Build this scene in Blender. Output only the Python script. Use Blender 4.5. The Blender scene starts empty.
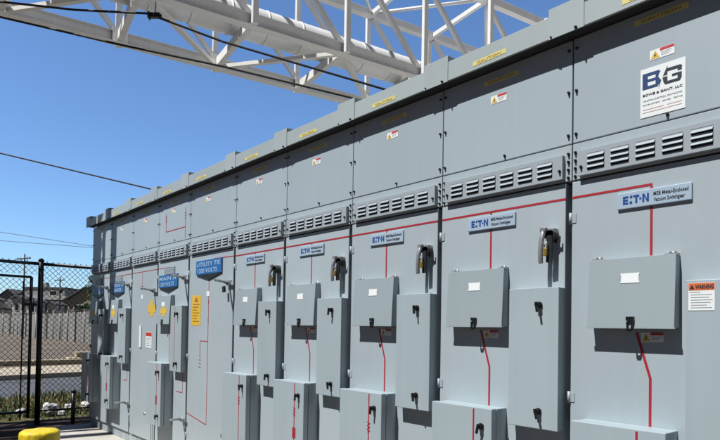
import bpy, bmesh, math, random
from mathutils import Vector, Matrix
random.seed(7)
JR = random.Random(21)
R = math.radians
sc = bpy.context.scene
COL = sc.collection

# ------------------------------------------------------------ materials
def newmat(name):
    m = bpy.data.materials.new(name); m.use_nodes = True
    nt = m.node_tree; b = nt.nodes['Principled BSDF']
    return m, nt, b

def mat(name, col, rough=.5, metal=0.0, var=.06, scale=3.0, bump=0.0, bscale=60.0, spec=.5, streak=0.0, dirt=0.0):
    """plain surface: two octaves of value variation, optional vertical streaks, low grime and fine bump"""
    m, nt, b = newmat(name)
    N, L = nt.nodes, nt.links
    b.inputs['Roughness'].default_value = rough
    b.inputs['Metallic'].default_value = metal
    b.inputs['Specular IOR Level'].default_value = spec
    geo = N.new('ShaderNodeNewGeometry')
    n1 = N.new('ShaderNodeTexNoise'); n1.inputs['Scale'].default_value = scale; n1.inputs['Detail'].default_value = 5
    L.new(geo.outputs['Position'], n1.inputs['Vector'])
    mr = N.new('ShaderNodeMapRange'); mr.inputs['From Min'].default_value = .25; mr.inputs['From Max'].default_value = .75
    mr.inputs['To Min'].default_value = 1 - var; mr.inputs['To Max'].default_value = 1 + var
    L.new(n1.outputs['Fac'], mr.inputs['Value'])
    val = mr.outputs['Result']
    if streak:
        mp = N.new('ShaderNodeMapping'); mp.inputs['Scale'].default_value = (22, 22, .9)
        L.new(geo.outputs['Position'], mp.inputs['Vector'])
        n2 = N.new('ShaderNodeTexNoise'); n2.inputs['Scale'].default_value = 1.0; n2.inputs['Detail'].default_value = 4
        L.new(mp.outputs['Vector'], n2.inputs['Vector'])
        m2 = N.new('ShaderNodeMapRange'); m2.inputs['From Min'].default_value = .35; m2.inputs['From Max'].default_value = .75
        m2.inputs['To Min'].default_value = 1.0; m2.inputs['To Max'].default_value = 1 - streak
        L.new(n2.outputs['Fac'], m2.inputs['Value'])
        mu = N.new('ShaderNodeMath'); mu.operation = 'MULTIPLY'
        L.new(val, mu.inputs[0]); L.new(m2.outputs['Result'], mu.inputs[1]); val = mu.outputs[0]
    if name.startswith('grey_enamel'):
        oi = N.new('ShaderNodeObjectInfo'); mo = N.new('ShaderNodeMapRange'); mo.inputs['To Min'].default_value = .965; mo.inputs['To Max'].default_value = 1.035
        L.new(oi.outputs['Random'], mo.inputs['Value'])
        mm = N.new('ShaderNodeMath'); mm.operation = 'MULTIPLY'; L.new(val, mm.inputs[0]); L.new(mo.outputs['Result'], mm.inputs[1]); val = mm.outputs[0]
    mix = N.new('ShaderNodeVectorMath'); mix.operation = 'SCALE'
    mix.inputs[0].default_value = [c * .80 for c in col[:3]]
    L.new(val, mix.inputs['Scale'])
    out = mix.outputs['Vector']
    if dirt:
        sep = N.new('ShaderNodeSeparateXYZ'); L.new(geo.outputs['Position'], sep.inputs[0])
        m3 = N.new('ShaderNodeMapRange'); m3.inputs['From Min'].default_value = .9; m3.inputs['From Max'].default_value = -.1
        m3.inputs['To Min'].default_value = 0; m3.inputs['To Max'].default_value = dirt
        L.new(sep.outputs['Z'], m3.inputs['Value'])
        mx = N.new('ShaderNodeMix'); mx.data_type = 'RGBA'
        mu2 = N.new('ShaderNodeMath'); mu2.operation = 'MULTIPLY'
        L.new(m3.outputs['Result'], mu2.inputs[0]); L.new(n1.outputs['Fac'], mu2.inputs[1])
        L.new(mu2.outputs[0], mx.inputs['Factor']); L.new(out, mx.inputs['A']); mx.inputs['B'].default_value = (.30, .26, .21, 1)
        out = mx.outputs['Result']
    L.new(out, b.inputs['Base Color'])
    if bump:
        nb = N.new('ShaderNodeTexNoise'); nb.inputs['Scale'].default_value = bscale; nb.inputs['Detail'].default_value = 3
        L.new(geo.outputs['Position'], nb.inputs['Vector'])
        bp = N.new('ShaderNodeBump'); bp.inputs['Strength'].default_value = bump; bp.inputs['Distance'].default_value = .01
        L.new(nb.outputs['Fac'], bp.inputs['Height']); L.new(bp.outputs['Normal'], b.inputs['Normal'])
    return m

def ground_mat(name, cols, scale, rough=.95, bump=.6, fine=60, dist=.03):
    m, nt, b = newmat(name)
    N, L = nt.nodes, nt.links
    b.inputs['Roughness'].default_value = rough
    b.inputs['Specular IOR Level'].default_value = .2
    geo = N.new('ShaderNodeNewGeometry')
    n1 = N.new('ShaderNodeTexNoise'); n1.inputs['Scale'].default_value = scale; n1.inputs['Detail'].default_value = 9; n1.inputs['Roughness'].default_value = .72
    L.new(geo.outputs['Position'], n1.inputs['Vector'])
    n2 = N.new('ShaderNodeTexNoise'); n2.inputs['Scale'].default_value = fine; n2.inputs['Detail'].default_value = 4
    L.new(geo.outputs['Position'], n2.inputs['Vector'])
    ad = N.new('ShaderNodeMath'); ad.operation = 'MULTIPLY_ADD'; ad.inputs[1].default_value = .45
    L.new(n2.outputs['Fac'], ad.inputs[0]); L.new(n1.outputs['Fac'], ad.inputs[2])
    cr = N.new('ShaderNodeValToRGB')
    while len(cr.color_ramp.elements) < len(cols): cr.color_ramp.elements.new(.5)
    for i, (e, c) in enumerate(zip(cr.color_ramp.elements, cols)):
        e.position = .45 + .5 * i / (len(cols) - 1); e.color = (*[q * .80 for q in c], 1)
    L.new(ad.outputs[0], cr.inputs['Fac']); L.new(cr.outputs['Color'], b.inputs['Base Color'])
    bp = N.new('ShaderNodeBump'); bp.inputs['Strength'].default_value = bump; bp.inputs['Distance'].default_value = dist
    L.new(ad.outputs[0], bp.inputs['Height']); L.new(bp.outputs['Normal'], b.inputs['Normal'])
    return m

def leaf_mat(name, a, b_):
    m, nt, b = newmat(name)
    N, L = nt.nodes, nt.links
    b.inputs['Roughness'].default_value = .6; b.inputs['Specular IOR Level'].default_value = .25
    geo = N.new('ShaderNodeNewGeometry')
    n1 = N.new('ShaderNodeTexNoise'); n1.inputs['Scale'].default_value = 6; n1.inputs['Detail'].default_value = 4
    L.new(geo.outputs['Position'], n1.inputs['Vector'])
    cr = N.new('ShaderNodeValToRGB'); cr.color_ramp.elements[0].position = .35; cr.color_ramp.elements[1].position = .65
    cr.color_ramp.elements[0].color = (*a, 1); cr.color_ramp.elements[1].color = (*b_, 1)
    L.new(n1.outputs['Fac'], cr.inputs['Fac']); L.new(cr.outputs['Color'], b.inputs['Base Color'])
    return m

M = {}
M['paint'] = mat('grey_enamel', (.447, .530, .582), .40, var=.045, scale=1.3, bump=.28, bscale=1.7, streak=.03, dirt=.30)
M['boxpaint'] = mat('grey_enamel_box', (.412, .498, .545), .42, var=.04, scale=1.5, bump=.2, bscale=2.2, streak=.05, dirt=.30)
M['toppaint'] = mat('grey_enamel_upper', (.432, .515, .580), .42, var=.05, scale=.9, bump=.28, bscale=1.5, streak=.03)
M['paint2'] = mat('grey_enamel_roof', (.44, .51, .535), .45, var=.035, scale=2.0, bump=.03, bscale=3, streak=.03)
M['paint3'] = mat('grey_enamel_hood', (.365, .44, .48), .42, var=.035, scale=1.3, bump=.10, bscale=2.2, streak=.03)
M['louver'] = mat('grey_enamel_louver', (.39, .45, .50), .45, var=.06, scale=2.0)
M['body'] = mat('slot_shade_grey', (.10, .12, .13), .7, var=.1)  # dark tone for vent slots and painted shade behind the louvers
M['gap'] = mat('shade_black', (.02, .022, .025), .8, var=.1)  # black standing in for shade in door gaps and under the cornice
M['red'] = mat('red_line_paint', (.42, .02, .035), .5, var=.05)
M['black'] = mat('black_plastic', (.008, .009, .011), .35, var=.1)
M['bolt'] = mat('dark_bolt', (.03, .035, .04), .45, metal=.3, var=.1)
M['steel'] = mat('galvanized_steel', (.62, .64, .66), .32, metal=.8, var=.12, scale=30)
M['lever'] = mat('cast_lever_metal', (.42, .43, .46), .35, metal=.55, var=.12, scale=30)
M['brass'] = mat('padlock_brass', (.55, .38, .10), .35, metal=.7, var=.1)
M['plate'] = mat('silver_nameplate', (.42, .54, .68), .4, metal=.0, var=.04)
M['white'] = mat('white_label', (.93, .98, 1.0), .45, var=.02)
M['greyplate'] = mat('engraved_grey_plate', (.27, .30, .32), .5, var=.05)
M['blueink'] = mat('blue_ink', (.008, .075, .33), .45, var=.03)
M['darkink'] = mat('dark_ink', (.02, .03, .05), .5, var=.03)
M['navyink'] = mat('navy_ink', (.01, .055, .19), .5, var=.03)
M['greyink'] = mat('grey_ink', (.32, .34, .40), .6, var=.05)
M['pinkink'] = mat('faded_red_ink', (.62, .38, .38), .6, var=.05)
M['blue'] = mat('blue_placard', (.02, .15, .44), .4, var=.08, scale=20)
M['bluetext'] = mat('pale_blue_lettering', (.42, .58, .78), .5, var=.05)
M['yellow'] = mat('yellow_label', (.80, .52, .05), .5, var=.06, scale=20)
M['yelltape'] = mat('pale_yellow_label', (.80, .72, .26), .5, var=.08, scale=20)
M['brownink'] = mat('brown_ink', (.40, .18, .02), .6, var=.05)
M['orange'] = mat('warning_orange', (.80, .17, .05), .5, var=.03)
M['redlabel'] = mat('danger_red', (.60, .04, .04), .5, var=.03)
M['bollard'] = mat('yellow_bollard_paint', (.88, .66, .02), .5, var=.22, scale=26, bump=.4, bscale=40, streak=.25)
M['wpaint'] = mat('white_truss_paint', (1.0, 1.0, 1.0), .45, var=.05, scale=4, streak=.08)
M['lowpaint'] = mat('weathered_truss_paint', (.92, .90, .87), .6, var=.1, scale=5)
M['pipe'] = mat('white_pipe_jacket', (1.0, 1.0, 1.0), .35, var=.05, scale=4, streak=.06)
M['cable'] = mat('black_cable', (.006, .006, .007), .6, var=.1)
M['wire'] = mat('weathered_wire', (.12, .13, .15), .6, var=.1)
M['fence'] = mat('black_vinyl', (.007, .008, .009), .4, var=.1)
M['concrete'] = ground_mat('pad_concrete', [(.40, .375, .33), (.52, .49, .45), (.60, .57, .53)], 3, bump=.15, fine=90, dist=.008)
M['bounce'] = ground_mat('pale_bounce_ground', [(.48, .46, .43), (.66, .64, .60), (.78, .76, .72)], 2, bump=.5, fine=50, dist=.02)  # pale ground colour chosen to bounce sunlight up to the truss
M['walk'] = ground_mat('walk_concrete', [(.36, .30, .23), (.48, .41, .32), (.56, .49, .40)], .9, bump=.2, fine=30, dist=.01)
M['wall'] = mat('tan_concrete', (.50, .43, .31), .85, var=.16, scale=2.5, bump=.3, bscale=20)
M['asphalt'] = ground_mat('asphalt', [(.075, .08, .095), (.11, .115, .13), (.15, .155, .17)], .5, bump=.25, fine=40, dist=.01)
M['mulch'] = ground_mat('brown_mulch', [(.02, .010, .007), (.055, .030, .022), (.12, .075, .055)], 4, bump=1.0, fine=35, dist=.05)
M['gravel'] = ground_mat('gravel_lot', [(.11, .088, .07), (.17, .14, .115), (.25, .215, .18)], .25, bump=.5, fine=8, dist=.05)
M['verge'] = ground_mat('verge_soil', [(.05, .05, .02), (.10, .10, .04), (.20, .15, .09)], 1.3, bump=.8, fine=18, dist=.04)
M['grass'] = leaf_mat('weeds', (.04, .065, .018), (.15, .22, .07))
M['straw'] = leaf_mat('straw', (.12, .09, .04), (.38, .30, .17))
M['leaf'] = leaf_mat('tree_leaves', (.02, .045, .012), (.10, .15, .035))
M['bark'] = mat('bark', (.09, .065, .045), .9, var=.2, scale=5)
M['rock'] = mat('pale_rock', (.70, .69, .70), .85, var=.2, scale=9, bump=.6, bscale=14)
M['cbrick'] = mat('grey_render', (.29, .29, .30), .85, var=.12, scale=.8)  # lightened to put distance haze into the colour
M['beige'] = mat('beige_wall', (.40, .36, .30), .85, var=.1, scale=.8)
M['wwall'] = mat('white_siding', (.62, .62, .62), .8, var=.08, scale=1)
M['roof'] = mat('dark_shingles', (.10, .10, .11), .9, var=.2, scale=3)  # distance haze mixed into the tone, lighter than bare shingles
M['glass'] = mat('dark_window', (.02, .025, .03), .12, var=.05)
M['trim'] = mat('pale_trim', (.55, .55, .54), .6, var=.06)
M['slat'] = mat('privacy_slats', (.42, .42, .41), .7, var=.15, scale=.6)
M['pole'] = mat('pole_wood', (.06, .05, .045), .9, var=.15)
M['vanwhite'] = mat('van_white', (.70, .70, .70), .3, var=.03)
M['rubber'] = mat('tyre_rubber', (.02, .02, .02), .8, var=.1)

# ------------------------------------------------------------ mesh helpers
class MB:
    def __init__(s): s.bm = bmesh.new()
    def box(s, x0, x1, y0, y1, z0, z1, mtx=None):
        v = [s.bm.verts.new((x, y, z)) for x in (x0, x1) for y in (y0, y1) for z in (z0, z1)]
        if mtx: 
            for q in v: q.co = mtx @ q.co
        for f in ((0,1,3,2),(4,6,7,5),(0,4,5,1),(2,3,7,6),(0,2,6,4),(1,5,7,3)):
            s.bm.faces.new([v[i] for i in f])
        return s
    def bar(s, a, b, w, h=None, up=(0,0,1)):
        """rectangular bar from a to b"""
        a, b = Vector(a), Vector(b); h = h or w
        d = (b - a).normalized(); up = Vector(up)
        if abs(d.dot(up)) > .98: up = Vector((1, 0, 0))
        r = d.cross(up).normalized(); u = r.cross(d)
        P = []
        for c in (a, b):
            for i, j in ((-1,-1),(1,-1),(1,1),(-1,1)): P.append(s.bm.verts.new(c + r*i*w/2 + u*j*h/2))
        s.bm.faces.new(P[3::-1]); s.bm.faces.new(P[4:8])
        for i in range(4):
            j = (i+1) % 4; s.bm.faces.new((P[i], P[j], P[4+j], P[4+i]))
        return s
    def tube(s, pts, r, n=8, cap=True, r2=None):
        pts = [Vector(p) for p in pts]; rings = []
        up = Vector((0,0,1))
        for i, p in enumerate(pts):
            d = (pts[min(i+1, len(pts)-1)] - pts[max(i-1, 0)]).normalized()
            u = up if abs(d.dot(up)) < .95 else Vector((1, 0, 0))
            e1 = d.cross(u).normalized(); e2 = e1.cross(d)
            rr = r if r2 is None else r + (r2 - r) * i / (len(pts) - 1)
            rings.append([s.bm.verts.new(p + (e1*math.cos(a) + e2*math.sin(a))*rr) for a in [2*math.pi*k/n for k in range(n)]])
        for A, B in zip(rings, rings[1:]):
            for k in range(n):
                f = s.bm.faces.new((A[k], A[(k+1) % n], B[(k+1) % n], B[k])); f.smooth = n > 4
        if cap:
            s.bm.faces.new(rings[0][::-1]); s.bm.faces.new(rings[-1])
        return s
    def prism(s, prof, x0, x1):
        """profile of (y,z) points extruded along x"""
        A = [s.bm.verts.new((x0, y, z)) for y, z in prof]; B = [s.bm.verts.new((x1, y, z)) for y, z in prof]
        s.bm.faces.new(A); s.bm.faces.new(B[::-1])
        n = len(prof)
        for i in range(n): s.bm.faces.new((A[i], B[i], B[(i+1) % n], A[(i+1) % n]))
        return s
    def plate(s, prof, y0, y1):
        """profile of (x,z) points extruded along y"""
        A = [s.bm.verts.new((x, y0, z)) for x, z in prof]; B = [s.bm.verts.new((x, y1, z)) for x, z in prof]
        s.bm.faces.new(A); s.bm.faces.new(B[::-1])
        n = len(prof)
        for i in range(n): s.bm.faces.new((A[i], B[i], B[(i+1) % n], A[(i+1) % n]))
        return s
    def lathe(s, prof, n=32, c=(0,0,0)):
        rings = []
        for r, z in prof:
            rings.append([s.bm.verts.new((c[0]+r*math.cos(2*math.pi*k/n), c[1]+r*math.sin(2*math.pi*k/n), c[2]+z)) for k in range(n)])
        for A, B in zip(rings, rings[1:]):
            for k in range(n):
                f = s.bm.faces.new((A[k], A[(k+1) % n], B[(k+1) % n], B[k])); f.smooth = True
        s.bm.faces.new(rings[0][::-1]); s.bm.faces.new(rings[-1])
        return s
    def mesh(s, name):
        bmesh.ops.recalc_face_normals(s.bm, faces=s.bm.faces)
        me = bpy.data.meshes.new(name); s.bm.to_mesh(me); s.bm.free(); return me

def put(name, me, m=None, parent=None, loc=(0,0,0), bevel=0, rotz=0):
    if isinstance(me, MB): me = me.mesh(name)
    if m and not me.materials: me.materials.append(m if not isinstance(m, str) else M[m])
    o = bpy.data.objects.new(name, me); COL.objects.link(o)
    o.location = loc; o.rotation_euler = (0, 0, rotz)
    if parent: o.parent = parent
    if bevel:
        b = o.modifiers.new('bevel', 'BEVEL'); b.width = bevel; b.segments = 2; b.limit_method = 'ANGLE'; b.angle_limit = R(40)
    if name in ('knob', 'padlock', 'latch', 'danger_label', 'yellow_label', 'handle'):
        a = {'knob': 14, 'padlock': 9, 'latch': 4, 'handle': 2}.get(name, 1.3); o.rotation_euler.y = R(JR.uniform(-a, a))
    return o
def tag(o, label=None, cat=None, group=None, kind=None):
    if label: o['label'] = label
    if cat: o['category'] = cat
    if group: o['group'] = group
    if kind: o['kind'] = kind
    return o
def thing(name, loc=(0,0,0), rotz=0, **k):
    o = bpy.data.objects.new(name, None); COL.objects.link(o)
    o.location = loc; o.rotation_euler = (0, 0, rotz); o.empty_display_size = .2
    return tag(o, **k)

CACHE = {}
def cached(key, fn):
    if key not in CACHE: CACHE[key] = fn()
    return CACHE[key]

def text_mesh(s, size, bold=.0, shear=0, align='LEFT', width=None):
    """lettering as a mesh in the XZ plane, read from -Y; width squeezes it to a fixed length"""
    def make():
        cu = bpy.data.curves.new('lettering', 'FONT'); cu.body = s; cu.size = size
        cu.offset = bold * size; cu.shear = shear; cu.align_x = align; cu.extrude = .0004; cu.resolution_u = 2
        o = bpy.data.objects.new('lettering', cu); COL.objects.link(o)
        dg = bpy.context.evaluated_depsgraph_get(); dg.update()
        me = bpy.data.meshes.new_from_object(o.evaluated_get(dg))
        bpy.data.objects.remove(o); bpy.data.curves.remove(cu)
        if width:
            xs = [v.co.x for v in me.vertices]
            f = width / max(1e-6, max(xs) - min(xs)); x0 = min(xs)
            for v in me.vertices: v.co.x = (v.co.x - x0) * f
        me.transform(Matrix.Rotation(R(90), 4, 'X'))
        me.materials.clear()
        return me
    return cached(('txt', s, size, bold, shear, align, width), make)
def text(s, size, u, z, y, m, parent, name='lettering', **k):
    me = text_mesh(s, size, **k)
    key = (me.name, m)
    me2 = cached(('tm',) + key, lambda: me.copy())
    return put(name, me2, m, parent, (u, y, z))
def join_meshes(items, name):
    """items: (mesh, matrix, material index) -> one mesh"""
    bm = bmesh.new()
    for me, mx, mi in items:
        n0 = len(bm.verts); f0 = len(bm.faces)
        bm.from_mesh(me)
        bm.verts.ensure_lookup_table(); bm.faces.ensure_lookup_table()
        for v in bm.verts[n0:]: v.co = mx @ v.co
        for f in bm.faces[f0:]: f.material_index = mi
    out = bpy.data.meshes.new(name); bm.to_mesh(out); bm.free(); return out

# ------------------------------------------------------------ camera
cam = bpy.data.cameras.new('camera'); co = bpy.data.objects.new('camera', cam); COL.objects.link(co)
cx = Vector((.66026676, .75085634, .0162036)); cu_ = Vector((.00350179, -.02465277, .99968994)); cf = Vector((-.751023, .6600053, .01890674))
mw = Matrix.Identity(4)
for i in range(3):
    mw[i][0] = cx[i]; mw[i][1] = cu_[i]; mw[i][2] = -cf[i]
mw[0][3], mw[1][3], mw[2][3] = 1.56566, -2.88547, 1.49386
co.matrix_world = mw
cam.sensor_fit = 'HORIZONTAL'; cam.sensor_width = 36; cam.lens = 572.845 / 720 * 36
cam.shift_y = (318.633 - 220) / 720
cam.clip_start = .05; cam.clip_end = 3000
sc.camera = co

# ------------------------------------------------------------ light
LD = Vector((.15, 1.0, -1.66)).normalized()
sun = bpy.data.lights.new('sun', 'SUN'); so = bpy.data.objects.new('sun', sun); COL.objects.link(so)
so.rotation_euler = LD.to_track_quat('-Z', 'Y').to_euler()
sun.energy = 6.4; sun.angle = R(.5); sun.color = (1.0, .982, .94)
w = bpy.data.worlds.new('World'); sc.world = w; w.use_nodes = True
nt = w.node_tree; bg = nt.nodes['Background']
sky = nt.nodes.new('ShaderNodeTexSky'); sky.sky_type = 'NISHITA'; sky.sun_disc = False
S = -LD
sky.sun_elevation = math.asin(S.z); sky.sun_rotation = math.atan2(S.x, S.y)
sky.air_density = 1.0; sky.dust_density = .3; sky.ozone_density = 2.2; sky.altitude = 0
N_, L_ = nt.nodes, nt.links
# clear deep-blue sky away from the sun; unseen sunward side dimmed to deepen shade
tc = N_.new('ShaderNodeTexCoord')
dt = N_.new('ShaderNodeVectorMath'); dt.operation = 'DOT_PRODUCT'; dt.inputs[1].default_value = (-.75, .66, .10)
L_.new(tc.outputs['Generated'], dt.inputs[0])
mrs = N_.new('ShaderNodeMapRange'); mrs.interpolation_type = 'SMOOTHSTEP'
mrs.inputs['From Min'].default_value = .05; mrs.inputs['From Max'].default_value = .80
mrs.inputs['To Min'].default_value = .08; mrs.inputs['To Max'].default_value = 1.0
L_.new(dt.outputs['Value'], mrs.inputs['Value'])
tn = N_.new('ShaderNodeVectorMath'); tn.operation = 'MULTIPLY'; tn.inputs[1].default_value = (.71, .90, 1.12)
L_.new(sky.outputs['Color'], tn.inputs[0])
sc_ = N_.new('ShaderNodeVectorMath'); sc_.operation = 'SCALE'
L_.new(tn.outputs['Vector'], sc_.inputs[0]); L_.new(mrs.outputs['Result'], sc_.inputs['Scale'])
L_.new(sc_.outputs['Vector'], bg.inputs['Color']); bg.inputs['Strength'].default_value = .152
sc.view_settings.view_transform = 'Standard'; sc.view_settings.look = 'None'
sc.view_settings.exposure = 0; sc.view_settings.gamma = 1
sc.render.engine = 'CYCLES'
sc.cycles.use_denoising = True
sc.cycles.max_bounces = 6; sc.cycles.diffuse_bounces = 2

# ------------------------------------------------------------ setting
GZ = -.17
def struct(name, mb, m, bevel=0):
    o = put(name, mb, m, bevel=bevel); o['kind'] = 'structure'; return o
def sheet(pts, z):
    mb = MB(); mb.bm.faces.new([mb.bm.verts.new((x, y, z)) for x, y in pts]); return mb
def strip(x0, x1, z, y0=-60, y1=80, k=-.2):
    """band running along y, leaning by k"""
    return sheet([(x0+k*y0, y0), (x1+k*y0, y0), (x1+k*y1, y1), (x0+k*y1, y1)], z)
struct('ground', sheet([(-900, -900), (900, -900), (900, 900), (-900, 900)], GZ - .012), 'gravel')
struct('mulch_bed', sheet([(-9.6, -30), (30, -30), (30, 30), (-9.6, 30)], GZ - .004), 'mulch')
struct('verge', sheet([(-13.6 + 12, -60), (-9.6, -60), (-9.6, 60), (-13.6 - 12, 60)][::-1] if False else [(-13.4, -30), (-9.6, -30), (-9.6, 60), (-25, 60), (-13.4, 0)], GZ - .002), 'verge')
struct('road', strip(-17.75, -13.35, GZ + .004), 'asphalt')
kb = MB()
for (xa, xb, zt) in ((-18.05, -17.75, -.02),):
    y0, y1, k = -60, 80, -.2
    P = [(xa, y0), (xb, y0), (xb, y1), (xa, y1)]
    lo = [kb.bm.verts.new((x+k*y, y, GZ-.02)) for x, y in P]; hi = [kb.bm.verts.new((x+k*y, y, zt)) for x, y in P]
    kb.bm.faces.new(hi); kb.bm.faces.new(lo[::-1])
    for i in range(4): kb.bm.faces.new((lo[i], lo[(i+1) % 4], hi[(i+1) % 4], hi[i]))
struct('kerb', kb, 'walk')
struct('pavement', strip(-21.2, -18.05, -.024), 'walk')
struct('parking_lot', sheet([(-21.3+12, -60), (-21.3-12.4, 62), (-140, 62), (-140, -60)], -.035), 'gravel')
struct('bounce_ground', sheet([(-9.4, 2.35), (40, 2.35), (40, 60), (-9.4, 60)], GZ + .003), 'bounce')  # unseen ground added to throw sunlight onto the truss undersides
pad = MB(); pad.box(-8.52, 8, -.78, 2.2, -.6, -.132)
struct('concrete_pad', pad, 'concrete', bevel=.01)

# low kerb wall at the lot edge
mb = MB()
for i in range(5):
    y = .35 + i * .86
    x = -22.35 - .08 * y
    mb.box(x-.14, x+.14, y, y+.83, -.035, .16)
lw = put('kerb_wall', mb, 'wall', bevel=.02)
tag(lw, 'low tan concrete block kerb lying along the far side of the pavement', 'low wall')
mb = MB(); mb.box(-23.4, -22.9, 3.4, 5.6, -.035, .2); mb.box(-23.3, -22.95, 3.7, 5.0, .2, .42)
tag(put('concrete_block', mb, 'wall', bevel=.04), 'stacked tan concrete blocks by the corner of the switchgear beyond the road', 'concrete blocks')

# ------------------------------------------------------------ switchgear
W = .914
X = [0.0]
for i in range(9): X.append(X[-1] - (1.067 if i == 4 else W))

def hood_mesh():
    # hinged window hood: a shallow box, a little deeper at the bottom, open below
    mb = MB(); x0, x1 = .105, .522
    mb.prism([(-.001, 1.868), (-.052, 1.868), (-.070, 1.525), (-.066, 1.525), (-.048, 1.860), (-.001, 1.860)], x0, x1)
    mb.prism([(-.001, 1.859), (-.0475, 1.859), (-.0655, 1.525), (-.001, 1.525)], x0+.001, x0+.004)
    mb.prism([(-.001, 1.859), (-.0475, 1.859), (-.0655, 1.525), (-.001, 1.525)], x1-.004, x1-.001)
    mb.box(x0-.004, x1+.004, -.073, -.058, 1.519, 1.5245)
    return mb.mesh('window_hood')
def louver_mesh():
    mb = MB()
    x0, x1, z0, z1, p = .045, .872, 2.328, 2.458, -.028
    # face with openings left between bars: rails, mullions and tilted fins
    mb.box(x0, x1, p, p+.003, z0, z0+.022); mb.box(x0, x1, p, p+.003, z1-.024, z1)
    xs = [x0] 
    for k in range(6):
        a = .098 + .1243*k
        mb.box(xs[-1], a, p, p+.003, z0+.022, z1-.024); xs.append(a+.093)
        for j in range(3):
            zc = z0 + .024 + j*.028
            mb.box(a, a+.093, p, p+.003, zc+.0215, zc+.028)
            mb.prism([(p, zc+.0215), (p-.010, zc+.008), (p-.008, zc+.006), (p+.003, zc+.0215)], a+.002, a+.091)
    mb.box(xs[-1], x1, p, p+.003, z0+.022, z1-.024)
    mb.box(x0, x1, p+.0032, -.0005, z1-.003, z1-.0002); mb.box(x0, x1, p+.0032, -.0005, z0+.0002, z0+.003)
    mb.box(x0+.0002, x0+.003, p+.0032, -.0005, z0+.0032, z1-.0032); mb.box(x1-.003, x1-.0002, p+.0032, -.0005, z0+.0032, z1-.0032)
    return mb.mesh('louver_panel')
def knob_mesh():
    mb = MB()
    mb.tube([(0, -.0, 0), (0, -.012, 0)], .018, 14); mb.tube([(0, -.0121, 0), (0, -.032, 0)], .014, 10)
    mb.bar((0, -.036, .016), (0.002, -.036, -.040), .012, .012, up=(0, 1, 0))
    return mb.mesh('knob')
def bolt_mesh(L=.015):
    mb = MB(); mb.tube([(0, -.0005, 0), (0, -.006, 0)], .008, 8); mb.tube([(0, -.0061, 0), (0, -L, 0)], .005, 6); return mb.mesh('bolt')
def hinge_mesh():
    mb = MB(); mb.tube([(0, 0, -.03), (0, 0, .03)], .008, 8); mb.box(0, .03, .002, .006, -.025, .025); return mb.mesh('hinge')
def lever_mesh():
    # hanging operating lever: pivot boss, curved arm and guard
    mb = MB()
    mb.box(-.036, .034, -.05, -.001, .05, .10)
    mb.box(-.034, -.002, -.078, -.0502, .078, .104)
    mb.tube([(-.018, -.062, .085), (-.023, -.076, .03), (-.024, -.080, -.04), (-.020, -.078, -.095)], .016, 8, r2=.0135)
    return mb.mesh('lever')
def latchplate_mesh():
    mb = MB()
    mb.tube([(.012, 0, .06), (.012, -.05, .06)], .03, 12)
    mb.bar((.014, -.054, .06), (.017, -.054, -.088), .032, .014, up=(0, 1, 0))
    mb.box(.03, .062, -.03, -.022, .02, .034); mb.box(.054, .062, -.03, -.022, .0342, .055)
    return mb.mesh('latch_plate')
def padlock_mesh():
    mb = MB(); mb.box(-.008, .012, -.084, -.063, -.055, -.012); return mb.mesh('padlock')
def shackle_mesh():
    mb = MB(); mb.tube([(-.006, -.077, -.008), (-.006, -.077, .018), (.001, -.077, .027), (.008, -.077, .018), (.008, -.077, -.008)], .0035, 6); return mb.mesh('shackle')
def outlever_mesh():
    mb = MB(); mb.tube([(0, 0, 0), (0, -.03, 0)], .028, 12)
    mb.tube([(0, -.032, 0), (.02, -.09, .012), (.05, -.165, .016), (.075, -.20, .012)], .014, 8)
    mb.bar((-.025, -.036, .014), (.10, -.036, .014), .02, .018)
    return mb.mesh('lever')
def squiggle(mb, u, z, y):
    for i in range(3):
        zz = z - i*.026
        mb.bar((u-.014, y, zz), (u+.014, y, zz-.008), .002, .006, up=(0, 0, 1))
        mb.bar((u+.014, y, zz-.009), (u-.010, y, zz-.020), .002, .005, up=(0, 0, 1))

def latch_mesh():
    mb = MB(); mb.box(-.018, .018, -.016, 0, .004, .024); mb.bar((-.013, -.012, -.0005), (-.009, -.014, -.042), .008, .008); mb.bar((.013, -.012, -.0005), (.009, -.014, -.042), .008, .008)
    mb.bar((-.010, -.014, -.0425), (.010, -.014, -.0425), .010, .010); return mb.mesh('latch')

def eaton_plate(par, u):
    """silver nameplate with blue logo lettering and two lines of small print"""
    z0, z1 = 2.118, 2.200
    mb = MB(); mb.box(0, .345, -.012, -.0005, 0, .082); pl = put('nameplate', cached('eplate', lambda: mb.mesh('nameplate')), 'plate', par, (u, 0, z0), bevel=.003)
    def logo():
        b = MB(); y0, y1 = -.0006, 0; h = .040
        def rect(a, c, d, e): b.box(a, c, y0, y1, d, e)
        # E
        rect(0, .009, 0, h); rect(.009, .026, h-.009, h); rect(.009, .024, .0155, .0245); rect(.009, .026, 0, .009)
        # A without crossbar
        b.plate([(.030, 0), (.043, h), (.050, h), (.038, 0)], y0, y1) if False else None
        b.plate([(.033, .028), (.036, h), (.046, h), (.046, .028)], y0, y1); rect(.033, .045, 0, .012)
        # T
        rect(.050, .079, h-.010, h); rect(.0605, .070, 0, h-.010)
        # dot
        rect(.080, .089, .0155, .0245)
        # N
        rect(.094, .103, 0, h); rect(.116, .125, 0, h); b.plate([(.103, h), (.103, h-.013), (.116, 0), (.116, .013)], y0, y1)
        return b.mesh('logo')
    put('logo', cached('elogo', logo), 'blueink', pl, (.030, -.0128, .022))
    text('MSB Metal-Enclosed', .026, .176, .046, -.0128, 'darkink', pl, width=.155, bold=.012)
    text('Vacuum Switchgear', .026, .176, .017, -.0128, 'darkink', pl, width=.140, bold=.012)
    return pl

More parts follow.
